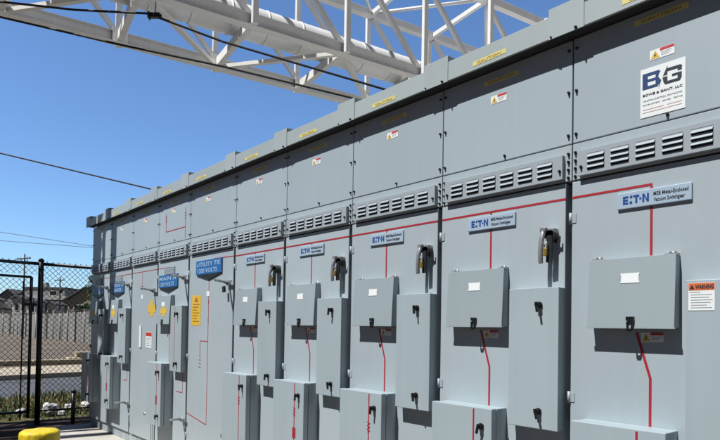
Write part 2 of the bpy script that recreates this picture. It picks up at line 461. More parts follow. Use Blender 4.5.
def danger_sticker(par, u, z, y=0, wd=.112, h=.048, name='danger_label'):
    def base(): b = MB(); b.box(0, wd, -.0015, -.0002, 0, h); return b.mesh('danger_label')
    o = put(name, cached(('dng', wd, h), base), 'white', par, (u, y, z))
    def red(): b = MB(); b.box(wd*.42, wd-.001, -.0022, -.0016, h*.70, h-.001); return b.mesh('header')
    put('header', cached(('dngr', wd, h), red), 'redlabel', o)
    def tri(): b = MB(); b.plate([(wd*.04, h*.1), (wd*.40, h*.1), (wd*.22, h*.92)], -.0022, -.0016); return b.mesh('warning_triangle')
    put('warning_triangle', cached(('dngt', wd, h), tri), 'yellow', o)
    def blt(): b = MB(); b.plate([(wd*.22, h*.68), (wd*.17, h*.38), (wd*.21, h*.40), (wd*.19, h*.18), (wd*.27, h*.46), (wd*.225, h*.44)], -.0028, -.0023); return b.mesh('bolt_symbol')
    put('bolt_symbol', cached(('dngb', wd, h), blt), 'darkink', o)
    def ln():
        b = MB()
        for i in range(3): b.box(wd*.46, wd*(.92-.07*i), -.0021, -.0016, h*(.52-.15*i), h*(.56-.15*i))
        return b.mesh('small_print')
    put('small_print', cached(('dngl', wd, h), ln), 'greyink', o)
    return o
def yellow_strip(par, u, z, y, wd=.24, m='yelltape', name='yellow_label'):
    def base(): b = MB(); b.box(0, wd, -.0015, -.0002, 0, .028); return b.mesh(name)
    o = put(name, cached(('ys', wd, m), base), m, par, (u, y, z))
    text('CAUTION LIFT HERE' if False else 'CAUTION', .020, .035, .006, -.0022, 'brownink', o, width=wd-.07, bold=.0)
    return o

def tall_box(par, u, z0, z1, wd=.306, p=.07, knobs=True, red=False):
    def mk():
        b = MB(); b.box(0, wd, -p+.0145, -.0005, 0, z1-z0); b.box(-.0015, wd+.0015, -p, -p+.014, -.002, z1-z0+.002); return b.mesh('side_compartment')
    o = put('side_compartment', cached(('tall', round(wd, 3), z0, z1, p), mk), 'boxpaint', par, (u, 0, z0), bevel=.003)
    if knobs:
        for z in (1.644, 1.062): put('knob', cached('knob', knob_mesh), 'black', o, (.195, -p, z - z0))
    if red:
        def rl(): b = MB(); b.box(.12, .127, -p-.001, -p-.0002, .02, z1-z0-.02); return b.mesh('red_line')
        put('red_line', cached('tallred', rl), 'red', o)
    return o
def low_box(par, u, wd=.452, z0=.30, z1=1.05, p=.15):
    def mk():
        b = MB(); b.box(.003, wd-.003, -.098, -.0005, 0, z1-z0-.003); return b.mesh('lower_compartment')
    o = put('lower_compartment', cached(('low', wd), mk), 'boxpaint', par, (u, 0, z0), bevel=.003)
    def dr(): b = MB(); b.box(0, wd, -p, -.104, -.003, z1-z0); return b.mesh('compartment_door')
    d = put('compartment_door', cached(('lowd', wd), dr), 'boxpaint', o, bevel=.004)
    for z in (.945, .42): put('knob', cached('knob', knob_mesh), 'black', d, (wd-.07, -p, z - z0))
    return o, d

def red_lines(par, segs, **k):
    for sg in segs: put('red_line', red_mesh([sg], **k), 'red', par)
def red_mesh(segs, y=-.0012, wd=.0125):
    b = MB()
    for (a, c), (d, e) in segs: b.bar((a, y+.0005, c), (d, y+.0005, e), .001, wd, up=(0, 0, 1)) if abs(a-d) > abs(c-e) else b.bar((a, y+.0005, c), (d, y+.0005, e), wd, .001, up=(0, 1, 0))
    return b

def hood(par, du=0, sticker=True, yel=False):
    o = put('window_hood', cached('hood', hood_mesh), 'paint3', par, (du, 0, 0), bevel=.0012)
    def npl():
        b = MB(); b.plate([(0, .0), (.094, 0), (.089, .012), (.089, .036), (.094, .048), (0, .048), (.005, .036), (.005, .012)], -.0015, 0)
        me = b.mesh('nameplate'); me.transform(Matrix.Rotation(R(-3.0), 4, 'X')); return me
    np_ = put('nameplate', cached('hoodplate', npl), 'white', o, (.268, -.0592, 1.742))
    put('latch', cached('latch', latch_mesh), 'black', o, (.325, -.0668, 1.553))
    for uu in (.135, .49):
        def sb(): b = MB(); b.box(-.03, .03, -.022, -.001, 0, .007); b.tube([(-.012, -.012, .0125), (.02, -.012, .0125)], .005, 6); return b.mesh('hood_bracket')
        put('hood_bracket', cached('hbr', sb), 'steel', o, (uu, 0, 1.869))
    if yel:
        def ys(): b = MB(); b.plate([(-.03, .02), (.03, .02), (.03, -.02), (.10, -.02), (.10, .02), (.16, .02), (.16, .08), (.10, .08), (.10, .11), (.03, .11), (.03, .08), (-.03, .08)], -.001, 0); me = b.mesh('yellow_tag'); me.transform(Matrix.Rotation(R(-3.0), 4, 'X')); return me
        put('yellow_tag', cached('ytag', ys), 'yellow', o, (.275, -.0655, 1.63))
    # window set in the door behind the hood
    if sticker: danger_sticker(par, .347+du, 1.455, 0, wd=.105, h=.046)
    return o
def blue_placard(par, u, z, wd, l1, l2):
    def mk(): b = MB(); b.box(0, wd, -.016, -.0005, 0, .155); return b.mesh('blue_placard')
    o = put('blue_placard', cached(('bp', wd), mk), 'blue', par, (u, 0, z), bevel=.002)
    def tip(): b = MB(); b.plate([(.01, -.001), (wd*.5, -.062), (wd-.01, -.001)], -.014, -.0005); return b.mesh('placard_point')
    put('placard_point', cached(('bpt', wd), tip), 'bolt', o)
    text(l1, .066, .025, .088, -.0168, 'bluetext', o, width=wd-.05, bold=.012)
    text(l2, .066, .045, .018, -.0168, 'bluetext', o, width=wd-.14, bold=.012)
    return o

def make_bay(k, x0, wd, label, group='bays of the outdoor switchgear row'):
    kind = {0:'A',1:'A',2:'A',3:'A',4:'A',5:'D',6:'B',7:'C',8:'B',9:'B'}.get(k, 'A')
    t = thing('switchgear_cabinet', (x0, 0, -.13), label=label, cat='switchgear cabinet', group=group)
    r_ = bpy.data.objects.new('frame', None)
    t0 = t
    class Par: pass
    # child coordinates are measured from z = 0 of the door line
    def P(name, me, m, loc=(0,0,0), bevel=0, par=None):
        return put(name, me, m, par or t, (loc[0], loc[1], loc[2] + (.13 if (par is None) else 0)), bevel)
    off = .13
    dw = wd - .036
    def body(): b = MB(); b.box(.002, wd-.002, .10, 1.6, .002, 3.088); return b.mesh('body')
    P('body', cached(('body', wd), body), 'gap')  # body coloured black so the gaps between doors look shaded
    def base():
        b = MB(); b.box(.0, wd, .03, 1.6, -.13, .0)
        for i in range(int(wd/.30)):
            for j in range(4): b.box(.05+i*.29, .26+i*.29, .0245, .0295, -.112+j*.026, -.098+j*.026)
        return b.mesh('base')
    P('base', cached(('base', wd), base), 'paint', bevel=.002)
    # upper door
    def ud(): b = MB(); b.box(.0035, wd-.0035, 0, .0995, 2.518, 3.086); return b.mesh('upper_door')
    u = P('upper_door', cached(('ud', wd), ud), 'toppaint', bevel=.004)
    bl = cached('bolt', bolt_mesh)
    for uu in (.022, wd-.022):
        for z in (2.565, 2.80, 3.03): put('bolt', bl, 'bolt', u, (uu, 0, z))
    put('bolt', bl, 'bolt', u, (wd*.53, 0, 2.545))
    danger_sticker(u, .38 + (.022 if k == 0 else 0), 2.882 if k else 2.83)
    yellow_strip(u, .325, 3.008 if k else 3.028, 0, .25)
    # louver band
    def lb(): b = MB(); b.box(.003, wd-.003, .0, .0995, 2.317, 2.512); return b.mesh('vent_band')
    v = P('vent_band', cached(('vb', wd), lb), 'paint', bevel=.002)
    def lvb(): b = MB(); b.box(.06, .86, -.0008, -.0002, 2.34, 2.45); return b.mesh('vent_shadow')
    sx = wd / W
    lo = put('louver_panel', cached('louver', louver_mesh), 'louver', v, (0, 0, 0)); lo.scale.x = sx
    lk = put('louver_shade', cached('lvb', lvb), 'body', v); lk.scale.x = sx  # dark sheet painted as the shade behind the louver fins
    for uu in (.066*sx, .857*sx): put('bolt', bl, 'bolt', lo, (uu / sx, -.028, 2.372))
    for uu in (.020, wd-.020):
        for z in (2.335, 2.378, 2.421, 2.464): put('bolt', bl, 'bolt', v, (uu, 0, z))
    # main door
    def dr(): b = MB(); b.box(.001, dw, 0, .0985, .006, 2.308); return b.mesh('door')
    d = P('door', cached(('door', wd), dr), 'paint', bevel=.004)
    for z in (2.11, 1.15, .25): put('hinge', cached('hinge', hinge_mesh), 'louver', d, (-.004, -.006, z))
    # roof cover and joint cap
    def rc():
        b = MB(); b.prism([(-.08, 3.095), (-.08, 3.218), (.05, 3.226), (1.68, 3.19), (1.68, 3.10), (-.06, 3.10), (-.06, 3.095)], .1, wd+.1); return b.mesh('roof_cover')
    rf = P('roof_cover', cached(('rc', wd), rc), 'paint2', bevel=.002)
    def sof(): b = MB(); b.box(.001, wd-.001, -.0785, -.001, 3.0885, 3.0945); return b.mesh('soffit_shade')
    put('soffit_shade', cached(('sof', wd), sof), 'gap', rf)  # black strip painting the shade on the cornice underside
    yellow_strip(rf, .30, 3.118, -.08, .24)
    for uu in (.83*sx, ): put('bolt', bl, 'bolt', rf, (uu, -.078, 3.1005))
    def cap():
        b = MB(); b.prism([(-.0845, 3.089), (-.0845, 3.257), (.05, 3.266), (1.69, 3.23), (1.69, 3.19), (.05, 3.227), (-.0805, 3.219), (-.0805, 3.089)], -.10, .103); return b.mesh('joint_cap')
    cp = P('joint_cap', cached('cap', cap), 'paint2', bevel=.0015)
    put('bolt', bl, 'bolt', cp, (.06, -.084, 3.10))
    du = .022 if k == 0 else 0
    if kind == 'A':
        eaton_plate(d, .222 + du*1.3)
        hood(d, du)
        tb = tall_box(d, .574 + du*.9, .967, 1.738)
        lb_, ld = low_box(d, .066 + du)
        # mimic line
        segs = [((0, 2.222), (dw if k else .417, 2.222)), ((.391+du, 2.2155), (.391+du, 1.868)), ((.325+du, 1.50), (.391+du, 1.279)), ((.391+du, 1.279), (.391+du, .3))]
        red_lines(d, segs)
        b = red_mesh([((0, 0), (0, .74))], y=-.151, wd=.011); 
        put('red_line', b, 'red', ld, (.325, 0, 0))
        b = MB(); squiggle(b, 0, .54, -.1515); put('coil_symbol', b, 'red', ld, (.325, 0, 0))
        if k == 3: b = MB(); b.box(-.022, .022, -.1525, -.1514, .29, .375); put('red_square', b, 'red', ld, (.325, 0, 0))
        hd = put('handle', cached('lever', lever_mesh), 'lever', d, (.80, 0, 1.965), bevel=.003)
        put('latch_plate', cached('lplate', latchplate_mesh), 'bolt', hd)
        pk = put('padlock', cached('padlock', padlock_mesh), 'brass', hd, (.004, 0, 0), bevel=.002)
        put('shackle', cached('shackle', shackle_mesh), 'steel', pk)
    if kind == 'D':
        blue_placard(d, .20, 2.075, .60, 'UTILITY TIE', '1200 VOLTS')
        segs = [((.60, 2.235), (dw, 2.225)), ((.495, 2.06), (.495, .428)), ((.31, 1.337), (.488, 1.337)), ((.31, 1.33), (.31, 1.15)), ((0, .50), (.488, .428))]
        red_lines(d, segs, wd=.010)
        for zz in (1.13, 1.09, 1.05): b = MB(); b.box(.29, .335, -.0018, -.0008, zz-.008, zz); put('line_symbol', b, 'red', d)
        for zz in (1.75, 1.55): b = MB(); b.box(.487, .503, -.0022, -.0012, zz, zz+.04); put('line_symbol', b, 'red', d)
        b = MB(); b.box(.45, .52, -.004, -.0025, 1.83, 1.885); put('white_tag', b, 'white', d)
        b = MB(); b.box(0, .225, -.002, -.0003, 0, .34); yl = put('yellow_label', b, 'yellow', d, (.08, 0, 1.51))
        b = MB()
        b.plate([(.06, .27), (.165, .27), (.1125, .325)], -.003, -.0021)
        for i in range(7): b.box(.03, .195 - .03*(i % 3), -.003, -.0021, .235-.032*i, .245-.032*i)
        put('small_print', b, 'brownink', yl)
        hd = put('handle', cached('outlever', outlever_mesh), 'steel', d, (.955, 0, 1.95))
        b = MB(); b.box(-.055, -.015, -.06, -.04, -.09, -.03); put('padlock', b, 'bolt', hd)
        b = MB(); b.tube([(0, 0, 0), (0, -.035, 0)], .022, 12); put('door_knob', b, 'steel', d, (.91, 0, .375))
    if kind == 'B':
        b = MB(); b.box(0, .30, -.008, -.0005, 0, .088); gp = put('nameplate', cached('gplate', lambda: b.mesh('nameplate')), 'greyplate', d, (.215, 0, 2.135), bevel=.001)
        b = MB()
        for i in range(3): b.box(.03, .27-.04*(i % 2), -.0088, -.0082, .018+.022*i, .026+.022*i)
        put('small_print', cached('gpp', lambda: b.mesh('small_print')), 'plate', gp)
        blue_placard(d, .055, 1.975, .56, {6: 'MAIN A', 8: 'FEEDER A', 9: 'FEEDER B'}[k], {6: '1200 VOLTS', 8: 'BREAKER', 9: 'BREAKER'}[k])
        hood(d, 0, sticker=False, yel=True)
        tall_box(d, .574, .967, 1.738, red=(k == 6))
        lb_, ld = low_box(d, .066)
        red_lines(ld, [((.325, .02), (.325, .74))], y=-.151, wd=.010)
        b = MB(); b.box(-.02, .02, -.1525, -.1514, .25, .36); put('red_square', b, 'red', ld, (.325, 0, 0))
        segs = [((0 if k != 9 else .3, 2.2235), (dw if k != 6 else .36, 2.2235)), ((.355, 1.50), (.391, 1.279)), ((.391, 1.279), (.391, .3)), ((.62, .72), (.79, .72)), ((.79, .95), (.79, .72))]
        red_lines(d, segs, wd=.009)
        put('handle', cached('outlever', outlever_mesh), 'steel', d, (.80, 0, 2.065))
        put('handle', cached('outlever', outlever_mesh), 'steel', d, (.84, 0, .415))
    if kind == 'C':
        segs = [((0, 2.2235), (dw, 2.2235)), ((.375, 2.21), (.375, 2.05)), ((.34, 2.03), (.41, 2.03))]
        red_lines(d, segs, wd=.009)
        b = MB(); b.box(.345, .41, -.0025, -.0005, 1.86, 1.91); put('white_tag', b, 'white', d)
        b = MB(); b.plate([(0, .05), (.08, .05), (.08, 0), (.18, 0), (.18, .05), (.25, .05), (.25, .15), (.18, .15), (.18, .21), (.08, .21), (.08, .15), (0, .15)], -.002, -.0003); put('yellow_tag', b, 'yellow', d, (.60, 0, 1.62))
        put('handle', cached('outlever', outlever_mesh), 'steel', d, (.80, 0, 1.95))
        b = MB(); b.box(.33, .395, -.012, -.0005, 1.205, 1.495); put('white_strip', b, 'white', d)
        b = MB(); b.box(0, .20, -.002, -.0003, 0, .205); dl = put('danger_label', b, 'white', d, (.54, 0, 1.212))
        b = MB(); b.box(.004, .196, -.003, -.0021, .15, .20); put('header', b, 'redlabel', dl)
        b = MB()
        for i in range(5): b.box(.02, .18-.03*(i % 2), -.003, -.0021, .12-.024*i, .128-.024*i)
        put('small_print', b, 'greyink', dl)
        b = MB(); b.box(-.04, .04, -.012, -.0005, -.05, .05); b.tube([(0, -.0121, .02), (0, -.05, .02)], .02, 10); put('lock', b, 'steel', d, (.67, 0, .33))
        b = MB()
        for i in range(2): b.box(.78+i*.05, .79+i*.05, -.003, -.0005, .03, .24)
        put('vent_slot', b, 'body', d)
    # labels particular to one cabinet
    if k == 0:
        s = MB(); s.box(0, .205, -.0025, -.0003, 0, .241); sg = put('company_sign', s, 'white', u, (.358, 0, 2.556))
        # B and G drawn as angular italic letters
        b = MB(); y0, y1 = -.0034, -.0026
        def pl(p): b.plate([(.010 + x*.00102, .138 + z*.00112) for x, z in p], y0, y1)
        pl([(0, 0), (0, 70), (24, 70), (24, 0)]); pl([(24, 56), (24, 70), (74, 70), (82, 63), (76, 56)])
        pl([(60, 42), (60, 56), (76, 56), (72, 42)]); pl([(24, 30), (24, 42), (72, 42), (80, 30)])
        pl([(60, 13), (60, 30), (80, 30), (77, 13)]); pl([(24, 0), (24, 13), (77, 13), (70, 0)]); pl([(80.2, 28), (86, 24), (73, -13), (77.3, 12.6)])
        put('logo_letter', b, 'navyink', sg)
        b = MB()
        pl2 = lambda p: b.plate([(.103 + x*.00102, .136 + z*.00108) for x, z in p], y0, y1)
        pl2([(22, 56), (22, 70), (78, 70), (86, 63), (84, 56)]); pl2([(66, 46), (66, 56), (84, 56), (84, 46)])
        pl2([(2, 41), (21.8, 82), (21.8, 41)]); pl2([(0, 35), (21.8, 35), (21.8, 13), (4, 13)]); pl2([(12, 0), (4, 13), (84, 13), (76, 0)])
        pl2([(66, 13.2), (66, 27), (84, 27), (84, 13.2)]); pl2([(42, 27.2), (42, 38), (84, 38), (84, 27.2)])
        put('logo_letter', b, 'darkink', sg)
        text('BOWE & GANT, LLC', .016, .012, .104, -.0034, 'darkink', sg, width=.180, bold=.02)
        text('INDUSTRIAL ELECTRICAL CONTRACTOR', .010, .012, .078, -.0034, 'greyink', sg, width=.180)
        text('POWER SYSTEMS    SERVICE    TESTING', .009, .012, .058, -.0034, 'greyink', sg, width=.180)
        b = MB()
        for zz, a, c in ((.036, .012, .11), (.036, .125, .19), (.022, .012, .19)): b.box(a, c, -.0032, -.0026, zz, zz+.003)
        put('small_print', b, 'pinkink', sg)
        # orange WARNING label on the side compartment
        b = MB(); b.box(0, .106, -.0018, -.0002, 0, .123); wl = put('warning_label', b, 'white', tb, (.010, -.07, 1.603-.967))
        b = MB(); b.box(.001, .105, -.0026, -.0019, .090, .122); hdr = put('header', b, 'orange', wl)
        text('WARNING', .026, .028, .0965, -.0031, 'darkink', wl, width=.074, bold=.035)
        b = MB(); b.plate([(.005, .096), (.025, .096), (.015, .115)], -.0033, -.0027); put('warning_triangle', b, 'darkink', wl)
        b = MB()
        for i, q in enumerate((.05, .095, .085, .098, .09, .075, .095)): b.box(.010 if i else .006, q, -.0024, -.0019, .080-.0115*i, .0825-.0115*i)
        put('small_print', b, 'greyink', wl)
    if k == 6:
        red_lines(u, [((.215, 2.90), (.215, 2.672)), ((.215, 2.672), (.775, 2.672)), ((.775, 2.90), (.775, 2.54))], wd=.011)
        for zz in (2.86, 2.80, 2.83):
            for ux, dz in ((.198, 0), (.758, -.03)): b = MB(); b.box(ux, ux+.034, -.0022, -.0012, zz+dz, zz+dz+.01); put('line_symbol', b, 'red', u)
    # children whose z is measured from the door line
    for c in (u, v, d, rf, cp): pass
    return t

labels = {
 0: "grey switchgear cabinet carrying the white contractor's sign and an orange warning label",
 1: "grey switchgear cabinet directly left of the one with the white contractor's sign",
 2: "grey switchgear cabinet, second to the left of the one with the white contractor's sign",
 3: "grey switchgear cabinet, third to the left of the one with the white contractor's sign",
 4: "grey switchgear cabinet with silver nameplate, right beside the wide flat-doored cabinet",
 5: "wide flat-doored switchgear cabinet with blue placard, tall yellow label and red bracket line",
 6: "switchgear cabinet with a red U-shaped diagram on its upper door and a blue placard",
 7: "narrow flat-doored switchgear cabinet with a white strip and red-headed label",
 8: "switchgear cabinet with blue placard and box doors, second from the black fence",
 9: "leftmost switchgear cabinet beside the black fence, mostly in shadow, with blue placard",
}
for k in range(10):
    if k == 0: x0, wd = 0, W
    else: x0, wd = X[k], (1.067 if k == 5 else W)
    make_bay(k, x0, wd, labels[k])
make_bay(-1, W, W, 'grey switchgear cabinet just to the right of the one with the white sign')
# left end of the row: closing side sheet

# ------------------------------------------------------------ overhead pipe bridge
TH = 1.405; TD = Vector((math.cos(TH), math.sin(TH), 0)); TN = Vector((-TD.y, TD.x, 0))
B0 = Vector((-6.711, 3.875, 6.744)); TS, TW, TT = 1.818, 1.917, 2.12
I0, I1 = -8, 15
def tp(c, i, dz=0):
    p = B0 + TD*(TS*i)
    if c in 'AC': p = p + TN*TW
    if c in 'CD': p = p + Vector((0, 0, TT))
    return p + Vector((0, 0, dz))
br = thing('pipe_bridge', tuple(tp('B', 0) * Vector((1, 1, 0)) if False else (tp('B', 0).x, tp('B', 0).y, GZ)), label='white painted steel truss bridge carrying a fat jacketed pipe high behind the switchgear', cat='pipe bridge')
BO = Vector(br.location)
def tput(name, mb, m, bevel=0):
    me = mb.mesh(name) if isinstance(mb, MB) else mb
    me.transform(Matrix.Translation(-BO)); return put(name, me, m, br, bevel=bevel)
def ibeam(a, b, h=.2, wd=.18, t=.016, side=None):
    mb = MB(); a, b = Vector(a), Vector(b)
    z = Vector((0, 0, 1))
    mb.bar(a + z*(h/2 - t/2), b + z*(h/2 - t/2), wd, t); mb.bar(a - z*(h/2 - t/2), b - z*(h/2 - t/2), wd, t)
    mb.bar(a, b, t, h - 2*t - .001)
    return mb
for c in 'AB':
    tput('bottom_chord', ibeam(tp(c, I0), tp(c, I1), .21, .165), 'wpaint')
for c in 'CD':
    mb = MB(); mb.bar(tp(c, I0), tp(c, I1), .15, .17); tput('top_chord', mb, 'wpaint', .006)
for i in range(I0, I1+1):
    for lo, hi in (('B', 'D'), ('A', 'C')):
        oo = TN*(.128 if lo == 'A' else -.128); mb = MB(); mb.bar(tp(lo, i, -.10) + oo, tp(hi, i, .07) + oo, .085, .105, up=TD); tput('vertical_post', mb, 'wpaint', .006)
        if i < I1:
            mb = MB(); a, b = tp(hi, i, -.09), tp(lo, i+1, .11); mb.bar(a + TD*.05, b - TD*.06, .085, .085, up=TN); tput('diagonal_brace', mb, 'wpaint', .005)
    mb = MB(); mb.bar(tp('B', i) + TN*.11, tp('A', i) - TN*.11, .10, .16); tput('cross_beam', mb, 'lowpaint')
    for c in 'BA':
        q = 1 if c == 'B' else -1
        mb = MB(); mb.box(-.13, .13, -.006, .006, -.11, .16, Matrix.Translation(tp(c, i) + TN*q*.092) @ Matrix.Rotation(TH, 4, 'Z'))
        tput('gusset_plate', mb, 'wpaint')
    mb = MB(); mb.bar(tp('D', i) + TN*.085, tp('C', i) - TN*.085, .08, .10); tput('top_cross_beam', mb, 'wpaint')
    if i < I1:
        a, b = ('A', 'B') if i % 2 else ('B', 'A')
        mb = MB(); mb.bar(tp(a, i, -.06), tp(b, i+1, -.06), .085, .07); tput('bottom_brace', mb, 'lowpaint')
        a, b = ('C', 'D') if i % 2 else ('D', 'C')
        mb = MB(); mb.tube([tp(a, i, .02), tp(b, i+1, .02)], .04, 8); tput('top_brace', mb, 'wpaint')
pc = lambda i, dz=0: B0 + TD*(TS*i) + TN*(TW*.44) + Vector((0, 0, .42 + dz))
mb = MB(); mb.tube([pc(I0 - 1 + .5*j) for j in range(2*(I1-I0)+5)], .30, 32)
pipe = tput('pipe', mb, 'pipe')
for j in range(int((I1-I0)*2.6)):
    p = pc(I0 + j/2.6); mb = MB(); mb.tube([p - TD*.02, p + TD*.02], .306, 32)
    q = tput('pipe_band', mb, 'wpaint'); q.parent = pipe
mb = MB(); pp = lambda i: B0 + TD*(TS*i) + TN*.42 + Vector((0, 0, .18)); mb.tube([pp(I0), pp(I1)], .07, 12); tput('small_pipe', mb, 'lowpaint')
for i in (I0, I1):
    for c in 'AB':
        p = tp(c, i); mb = MB(); mb.bar((p.x, p.y, GZ - .1), (p.x, p.y, p.z - .11), .22, .22); tput('leg', mb, 'wpaint')

# ------------------------------------------------------------ cables
def cable(name, pts, r, m, label, cat='cable', group=None, sag=.0):
    P = [Vector(p) for p in pts]; out = []
    for a, b in zip(P, P[1:]):
        n = 10
        for i in range(n):
            t = i/n; out.append(a.lerp(b, t) - Vector((0, 0, sag*4*t*(1-t))))
    out.append(P[-1])
    mb = MB(); mb.tube(out, r, 6); return tag(put(name, mb, m), label, cat, group)
C0 = Vector((1.56566, -2.88547, 1.49386))
def dd(p, s): return tuple(C0 + (Vector(p) - C0) * s)
cable('power_cable', [(-11.6, -4.3, 7.1), (-8.91, -1.32, 6.55), (-8.13, -.43, 6.44), (-7.30, .40, 6.36), (-6.60, 1.33, 5.98), (-4.97, 3.2, 5.29), (-2.9, 5.6, 4.5), (.8, 9.8, 3.6)], .017, 'cable', 'upper black cable running through the small clamp box under the pipe bridge')
cable('power_cable', [(-11.4, -4.4, 6.75), (-8.56, -1.36, 6.15), (-7.36, .02, 5.76), (-6.55, 1.36, 5.57), (-5.24, 2.9, 5.12), (-3.6, 4.8, 4.6), (0, 9.0, 3.9)], .016, 'cable', 'lower black cable running just beneath the bottom chord of the pipe bridge')
cable('power_cable', [(-24.5, -11.6, 8.9), (-14.74, -.35, 5.66), (-12.31, 2.44, 4.84), (-7.5, 8.0, 3.7), (0, 16, 2.6)], .019, 'cable', 'single black cable crossing the open sky and ending at the cabinet roofline')
t = thing('junction_box', (-7.22, .49, 6.32), rotz=R(49), label='small black clamp box on the cable below the pipe bridge', cat='clamp box')
mb = MB(); mb.box(-.10, .10, -.05, .05, -.035, .055); put('box', mb, 'black', t, bevel=.012)
mb = MB(); mb.box(-.135, -.101, -.055, .055, -.055, .07); mb.box(.101, .125, -.03, .03, -.03, .03); put('end_clamp', mb, 'bolt', t, bevel=.004)
mb = MB(); mb.bar((0, 0, .056), (0, .02, .30), .02); put('hanger', mb, 'steel', t)
t.scale = (.8, .8, .8)
for i, (a, b) in enumerate((((-68.36, 8.18, 11.09), (-62, 15.45, 9.78)), ((-69.0, 7.6, 10.25), (-62, 15.45, 9.62)))):
    a, b = Vector(a), Vector(b); d = b - a
    cable('overhead_wire', [a - d*2 + Vector((0,0,3.2)), a - d + Vector((0,0,1.3)), a, b, b + d - Vector((0,0,-.6)), b + d*3 + Vector((0,0,4))], .028, 'wire',
          ('upper' if i == 0 else 'lower') + ' faint distant overhead wire in the low sky left of the cabinets', 'overhead wire', None)

# ------------------------------------------------------------ chain link fence and gate
FX = -9.2
def weave(mb, y0, y1, z0, z1, pitch=.088, r=.003, x=FX):
    """chain-link: two families of slanted wires clipped to the panel, kept as thin square rods"""
    H = z1 - z0; Wd = y1 - y0; n = int((Wd + H)/pitch) + 1
    for fam in (1, -1):
        for i in range(n):
            a = -H + i*pitch
            # line y = a + (z - z0), clipped
            za, zb = max(0, -a), min(H, Wd - a)
            if zb - za < .02: continue
            ya, yb = a + za, a + zb
            if fam < 0: ya, yb = Wd - ya, Wd - yb
            m = max(1, int((zb-za)/pitch))
            mb.bar((x + .003*fam, y0+ya, z0+za), (x + .003*fam, y0+yb, z0+zb), 2*r, 2*r, up=(1, 0, 0))
    for i in range(int(Wd/pitch)):
        yy = y0 + i*pitch
        for zz, s in ((z1, 1),):
            mb.bar((x, yy, zz), (x, yy + .012, zz + .03*s), 2*r); mb.bar((x, yy + .024, zz), (x, yy + .012, zz + .03*s), 2*r)
def fence(name, y0, y1, posts, label, ztop=2.524, stub=None, rails=(2.505,)):
    t = thing(name, (FX, y0, GZ), label=label, cat='chain link fence', group=None)
    def fp(nm, mb, m='fence', par=None, bevel=0):
        me = mb.mesh(nm); me.transform(Matrix.Translation((-FX, -y0, -GZ))); return put(nm, me, m, par or t, bevel=bevel)
    for y, r in posts:
        mb = MB(); mb.tube([(FX+.04, y, GZ-.1), (FX+.04, y, ztop+.02)], r, 14); p = fp('post', mb)
        mb = MB(); mb.lathe([(r*1.1, 0), (r*1.1, .025), (r*.5, .05)], 14, (FX+.04, y, ztop+.021)); q = fp('post_cap', mb, par=p)
    for z in rails:
        mb = MB(); mb.tube([(FX+.035, y0, z), (FX+.035, y1, z)], .027, 10); fp('top_rail', mb)
    mb = MB(); mb.tube([(FX+.035, y0, .045), (FX+.035, y1, .045)], .014, 8); fp('bottom_rail', mb)
    mb = MB(); weave(mb, y0, y1, GZ+.03, ztop+.005); fp('wire_mesh', mb)
    return t
fence('chain_link_fence', -.585, 5.6, [(-.585, .042), (2.4, .03), (5.5, .03)], 'black chain link fence run between the thick post and the end of the switchgear')
# gate to the left of the post, under the continued top rail
g = thing('chain_link_gate', (FX, -.68, GZ), label='black chain link gate with square frame, left of the thick fence post', cat='gate')
def gp(nm, mb, m='fence', par=None):
    me = mb.mesh(nm); me.transform(Matrix.Translation((-FX, .68, -GZ))); return put(nm, me, m, par or g)
mb = MB()
for y in (-.72, -3.0): mb.tube([(FX+.03, y, -.06), (FX+.03, y, 2.275)], .024, 10)
for z in (2.275, .045): mb.tube([(FX+.03, -.72, z), (FX+.03, -3.0, z)], .021, 10)
gp('gate_frame', mb)
mb = MB(); mb.tube([(FX+.05, -.84, -.08), (FX+.05, -.84, 2.20)], .011, 8); gp('drop_rod', mb)
mb = MB(); weave(mb, -2.98, -.74, -.05, 2.25, x=FX+.01); gp('wire_mesh', mb)
mb = MB(); mb.box(FX+.02, FX+.07, -.80, -.62, 1.80, 1.845); mb.box(FX+.03, FX+.06, -.84, -.80, 1.72, 1.93); mb.tube([(FX+.05, -.67, 1.70), (FX+.05, -.67, 1.93)], .016, 8); gp('latch', mb)
t = thing('chain_link_transom', (FX, -3.2, GZ), label='black mesh and rail closing the gap above the gate', cat='fence transom')
mb = MB(); mb.tube([(FX+.035, -5.9, 2.505), (FX+.035, -.60, 2.505)], .027, 10)
me = mb.mesh('top_rail'); me.transform(Matrix.Translation((-FX, 3.2, -GZ))); put('top_rail', me, 'fence', t)
mb = MB(); weave(mb, -5.9, -.63, 2.32, 2.53); me = mb.mesh('wire_mesh'); me.transform(Matrix.Translation((-FX, 3.2, -GZ))); put('wire_mesh', me, 'fence', t)
fence('chain_link_fence', -6.0, -3.15, [(-3.15, .042), (-5.95, .03)], 'black chain link fence run beyond the far side of the gate')
mb = MB(); mb.tube([(FX+.35, -.115, GZ-.05), (FX+.35, -.115, .36)], .034, 10); mb.lathe([(.040, 0), (.040, .03), (.02, .045)], 10, (FX+.35, -.115, .361))
tag(put('post_stub', mb, 'fence'), 'short black pipe stub standing by the fence next to the pale rocks', 'pipe stub')

# ------------------------------------------------------------ bollard
t = thing('bollard', (-2.71, -1.95, GZ), label='yellow round-capped steel bollard in the foreground mulch', cat='bollard')
def wob(me, a):
    for v in me.vertices:
        r_ = math.hypot(v.co.x, v.co.y)
        if r_ > .05: v.co.z += a*math.sin(7*math.atan2(v.co.y, v.co.x)) * (r_/.14)
    return me
mb = MB(); mb.lathe([(.112, -.1), (.112, .90)], 40); put('post', mb, 'bollard', t)
mb = MB(); mb.lathe([(.119, .880), (.122, .893), (.122, .938), (.119, .949), (.110, .957), (.08, .962), (.04, .965), (.010, .966)], 40)
put('cap', wob(mb.mesh('cap'), .0022), 'bollard', t)

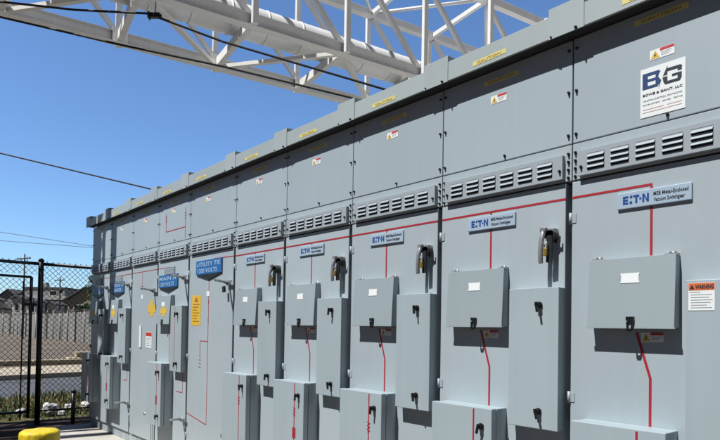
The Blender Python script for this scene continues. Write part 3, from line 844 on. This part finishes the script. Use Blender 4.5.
# ------------------------------------------------------------ rocks and weeds by the fence
def rock(r, seed, sq=.8):
    rr = random.Random(seed); bm = bmesh.new(); bmesh.ops.create_icosphere(bm, subdivisions=3, radius=r)
    ph = [rr.uniform(0, 6) for _ in range(6)]
    for v in bm.verts:
        n = v.co.normalized()
        k = 1 + .20*math.sin(3*n.x+ph[0]) + .15*math.sin(5*n.y+ph[1]) + .12*math.sin(7*n.z+ph[2]) + .07*math.sin(13*n.x+ph[3])*math.sin(11*n.z+ph[4])
        v.co = Vector((v.co.x*k, v.co.y*k, v.co.z*k*sq))
    me = bpy.data.meshes.new('rock'); bm.to_mesh(me); bm.free(); return me
for i, (x, y, r_, lb) in enumerate([(-10.0, -.20, .135, 'largest pale rock, lying beside the black pipe stub'), (-10.2, -.62, .085, 'small pale rock just right of the thick fence post'),
                                  (-10.3, .55, .12, 'pale rock half hidden behind the corner of the switchgear'), (-10.5, .25, .09, 'pale rock between the pipe stub and the switchgear'),
                                  (-9.9, -.02, .06, 'smallest pale rock, low beside the pipe stub')]):
    tag(put('rock', rock(r_, i+3), 'rock', loc=(x, y, GZ + r_*.75)), lb, 'rock')
def blades(n, x0, x1, y0, y1, h0, h1, seed, dens=None):
    rr = random.Random(seed); bm = bmesh.new()
    cl = [(rr.uniform(x0, x1), rr.uniform(y0, y1), rr.uniform(.15, .5), rr.uniform(.5, 1.3)) for _ in range(60)]
    for i in range(n):
        if rr.random() < .75:
            c = rr.choice(cl); x = rr.gauss(c[0], c[2]); y = rr.gauss(c[1], c[2]); s = c[3]
        else: x = rr.uniform(x0, x1); y = rr.uniform(y0, y1); s = .6
        if x > x1 or x < x0 - .2: continue
        h = rr.uniform(h0, h1)*s; a = rr.uniform(0, 6.28); wv = rr.uniform(.006, .016); ln = rr.uniform(0, .6)*h; la = rr.uniform(0, 6.28)
        dx, dy = math.cos(a)*wv, math.sin(a)*wv; lx, ly = math.cos(la)*ln, math.sin(la)*ln
        A = bm.verts.new((x-dx, y-dy, GZ-.01)); B = bm.verts.new((x+dx, y+dy, GZ-.01))
        Cc = bm.verts.new((x+dx*.8+lx*.4, y+dy*.8+ly*.4, GZ+h*.6)); D = bm.verts.new((x-dx*.8+lx*.4, y-dy*.8+ly*.4, GZ+h*.6)); E = bm.verts.new((x+lx, y+ly, GZ+h))
        bm.faces.new((A, B, Cc, D)); bm.faces.new((D, Cc, E))
    me = bpy.data.meshes.new('weeds'); bm.to_mesh(me); bm.free(); return me
tag(put('weeds', blades(11000, -13.0, -9.75, -6, 6, .05, .20, 5), 'grass'), 'green weeds and grass between the fence and the road', 'weeds', kind='stuff')
tag(put('dry_grass', blades(7000, -13.0, -9.75, -6, 6, .04, .15, 11), 'straw'), 'dry straw-coloured grass scattered among the green weeds', 'dry grass', kind='stuff')

# ------------------------------------------------------------ beyond the road
FR = R(48.7)
# far fence with privacy slats, along x
def far_fence(x0, x1, y0, y1, h, label):
    t = thing('slatted_fence', (x0, y0, GZ), label=label, cat='slatted fence')
    L = math.hypot(x1-x0, y1-y0); t.rotation_euler.z = math.atan2(y1-y0, x1-x0)
    n = int(L/.16); mb = MB(); rr = random.Random(4)
    for i in range(n):
        if rr.random() < .14: continue
        mb.box(i*.16, i*.16+.115, -.01, .01, .05, h - rr.uniform(.08, .2))
    put('slat_panel', mb, 'slat', t)
    mb = MB(); m = int(L/3)
    for i in range(m+1):
        mb = MB(); mb.tube([(i*3, -.08, 0), (i*3, -.08, h+.03)], .05, 8); put('post', mb, 'slat' if i % 4 else 'pole', t)
    for z in (h-.02, .1): mb = MB(); mb.tube([(0, -.06, z), (L, -.06, z)], .04, 6); put('rail', mb, 'pole', t)
    return t
far_fence(-89, -38, 13.0, 11.2, 2.95, 'long grey slatted fence along the back of the gravel lot')
far_fence(-128, -92, 9.0, 13.6, 3.3, 'grey slatted fence at the far left of the gravel lot')

def win(par, x0, x1, z0, z1, y=0, m='glass'):
    b = MB()
    b.box(x0-.09, x0, y-.05, y-.002, z0-.09, z1+.09); b.box(x1, x1+.09, y-.05, y-.002, z0-.09, z1+.09)
    b.box(x0, x1, y-.05, y-.002, z1, z1+.09); b.box(x0, x1, y-.07, y-.002, z0-.09, z0)
    w_ = put('window', b, 'trim', par); b = MB(); b.box(x0, x1, y-.02, y-.003, z0, z1); put('pane', b, m, w_); return w_
# long low commercial building with a fascia band
bl = thing('commercial_building', (-109.5, 21.5, GZ), rotz=FR, label='grey flat-roofed building with small upper window and pale fascia behind the slatted fence', cat='building')
mb = MB(); mb.box(-3.6, 3.6, 0, 9, 0, 7.9); put('wall', mb, 'cbrick', bl, bevel=.02)
mb = MB(); mb.box(-3.75, 3.75, -.15, 9.15, 7.901, 8.15); put('roof', mb, 'roof', bl)
mb = MB(); mb.box(-4.2, 8.6, -1.5, -.01, 5.9, 6.55); put('fascia', mb, 'trim', bl)
mb = MB(); mb.box(3.61, 8.6, 0, 6, 0, 5.89); put('wing', mb, 'beige', bl)
mb = MB(); mb.box(-1.2, -.2, 1, 2, 8.151, 9.0); put('roof_unit', mb, 'trim', bl)
win(bl, 1.0, 2.2, 6.75, 7.45)
for x in (-3.0, -.9, 1.2): win(bl, x, x+1.5, 3.0, 5.3)
win(bl, 4.2, 5.2, 3.2, 5.2); win(bl, 6.0, 8.0, 2.2, 5.0)
# gable house on the left
def gable(nm, loc, wd, dp, h, rh, wm, label, cat='house', rz=FR):
    t = thing(nm, loc, rotz=rz, label=label, cat=cat)
    mb = MB(); mb.prism([(0, 0), (0, h), (dp, h), (dp, 0)], -wd/2, wd/2); put('wall', mb, wm, t)
    b = MB(); A = [(-wd/2-.3, h-.05), (0, h+rh), (wd/2+.3, h-.05)]
    b.plate([(-wd/2-.3, h), (0, h+rh), (wd/2+.3, h), (wd/2+.3, h+.18), (0, h+rh+.2), (-wd/2-.3, h+.18)], -.4, dp+.4); put('roof', b, 'roof', t)
    b = MB(); b.plate([(-wd/2, h+.001), (wd/2, h+.001), (0, h+rh-.001)], .0, dp); put('gable', b, wm, t)
    return t
h1 = gable('house', (-123.6, 18.6, GZ), 4.6, 8, 6.2, 1.9, 'cbrick', 'dark gabled house at the far left behind the slatted fence')
win(h1, -1.4, -.4, 3.9, 5.4); win(h1, .5, 1.5, 3.9, 5.4)
h2 = gable('house', (-118.5, 13.6, GZ), 4.4, 6, 4.2, 1.3, 'wwall', 'small white-fronted house left of the dark gabled one')
win(h2, -1.3, -.3, 2.4, 3.8); win(h2, .6, 1.5, 2.4, 3.8)
h3 = gable('house', (-117.5, 20.3, GZ), 3.6, 6, 6.7, .9, 'cbrick', 'narrow dark-roofed house between the gabled house and the flat-roofed building')
win(h3, -1.0, .0, 4.6, 5.8, m='glass')
h4 = gable('house', (-71.5, 17.7, GZ), 4.4, 8, 4.6, 1.5, 'beige', 'low tan house with dark roof just left of the leafy tree')
win(h4, -1.4, -.3, 2.5, 4.0)
for (x, y, w_, h_, m_, lb) in ((-117.5, 14.6, 1.9, 6.3, 'wwall', 'small white shed at the far left, half hidden by the slatted fence'),
                         (-107.0, 17.0, 1.6, 6.3, 'wwall', 'narrow white shed in front of the dark gabled houses'),
                         (-103.0, 18.2, 1.4, 5.8, 'wwall', 'white shed just left of the thick fence post'),
                         (-99.0, 20.2, 1.2, 5.3, 'wwall', 'white shed just right of the thick fence post')):
    sh = gable('shed', (x, y, GZ), w_, 3, h_ - .6, .5, m_, lb, 'shed')
    win(sh, -.3, .3, h_ - 2.4, h_ - 1.4)

def upole(x, y, top, label, arms=1, r=.13):
    t = thing('utility_pole', (x, y, GZ), rotz=R(20), label=label, cat='utility pole')
    mb = MB(); mb.tube([(0, 0, 0), (0, 0, top)], r, 10, r2=r*.7); put('pole', mb, 'pole', t)
    for i in range(arms):
        z = top - .5 - .9*i
        mb = MB(); mb.bar((-1.2, -.12, z), (1.2, -.12, z), .1, .12); a = put('crossarm', mb, 'pole', t)
        for u_ in (-1.1, -.6, .6, 1.1): mb = MB(); mb.tube([(u_, -.12, z+.07), (u_, -.12, z+.22)], .04, 6); put('insulator', mb, 'trim', a)
    return t
p1 = upole(-97.1, 21.0, 9.1, 'thin utility pole rising in front of the flat-roofed grey building', 1)
mb = MB(); mb.tube([(.35, -.1, 6.6), (.35, -.1, 7.4)], .26, 12); put('transformer', mb, 'pole', p1)
upole(-66.7, 10.2, 9.0, 'utility pole whose top shows above the gate, left of the thick fence post', 1, .10)

# tree at the right edge of the gap
def tree(loc, hgt, rad, seed, label):
    rr = random.Random(seed)
    t = thing('tree', loc, label=label, cat='tree')
    mb = MB(); mb.tube([(0, 0, 0), (.1, .05, hgt*.3), (.0, .1, hgt*.55), (.1, 0, hgt*.8)], .22, 8, r2=.06)
    tips = []
    for i in range(16):
        a = rr.uniform(0, 6.28); z0 = rr.uniform(.2, .65)*hgt; l = rr.uniform(.5, .95)*rad
        b = (math.cos(a)*l, math.sin(a)*l, z0 + rr.uniform(.2, .45)*hgt*.8); tips.append(b)
        mb.tube([(.05, .05, z0), (b[0]*.5, b[1]*.5, z0+(b[2]-z0)*.6), b], .07, 5, r2=.02)
    put('trunk', mb, 'bark', t)
    bm = bmesh.new()
    cl = [Vector(b)*rr.uniform(.75, 1.05) for b in tips] + [Vector((rr.gauss(0, rad*.45), rr.gauss(0, rad*.45), rr.uniform(.22, 1.0)*hgt)) for _ in range(34)]
    for c in cl:
        s = rr.uniform(.28, .6)
        for i in range(170):
            d = Vector((rr.gauss(0, 1), rr.gauss(0, 1), rr.gauss(0, .8))).normalized() * s * rr.random()**.4
            p = c + d; q = rr.uniform(.05, .10)
            e = Vector((rr.gauss(0, 1), rr.gauss(0, 1), rr.gauss(0, 1))).normalized()*q; f = e.cross(Vector((rr.gauss(0, 1), rr.gauss(0, 1), rr.gauss(0, 1)))).normalized()*q*.6
            bm.faces.new([bm.verts.new(p-e), bm.verts.new(p+f), bm.verts.new(p+e), bm.verts.new(p-f)])
    me = bpy.data.meshes.new('crown'); bm.to_mesh(me); bm.free(); put('crown', me, 'leaf', t)
    return t
tree((-56.6, 15.2, GZ), 6.9, 2.0, 3, 'bushy green tree beside the end of the switchgear')
tree((-128, 10.2, GZ), 6.6, 1.8, 8, 'dark green tree at the far left edge behind the slatted fence')
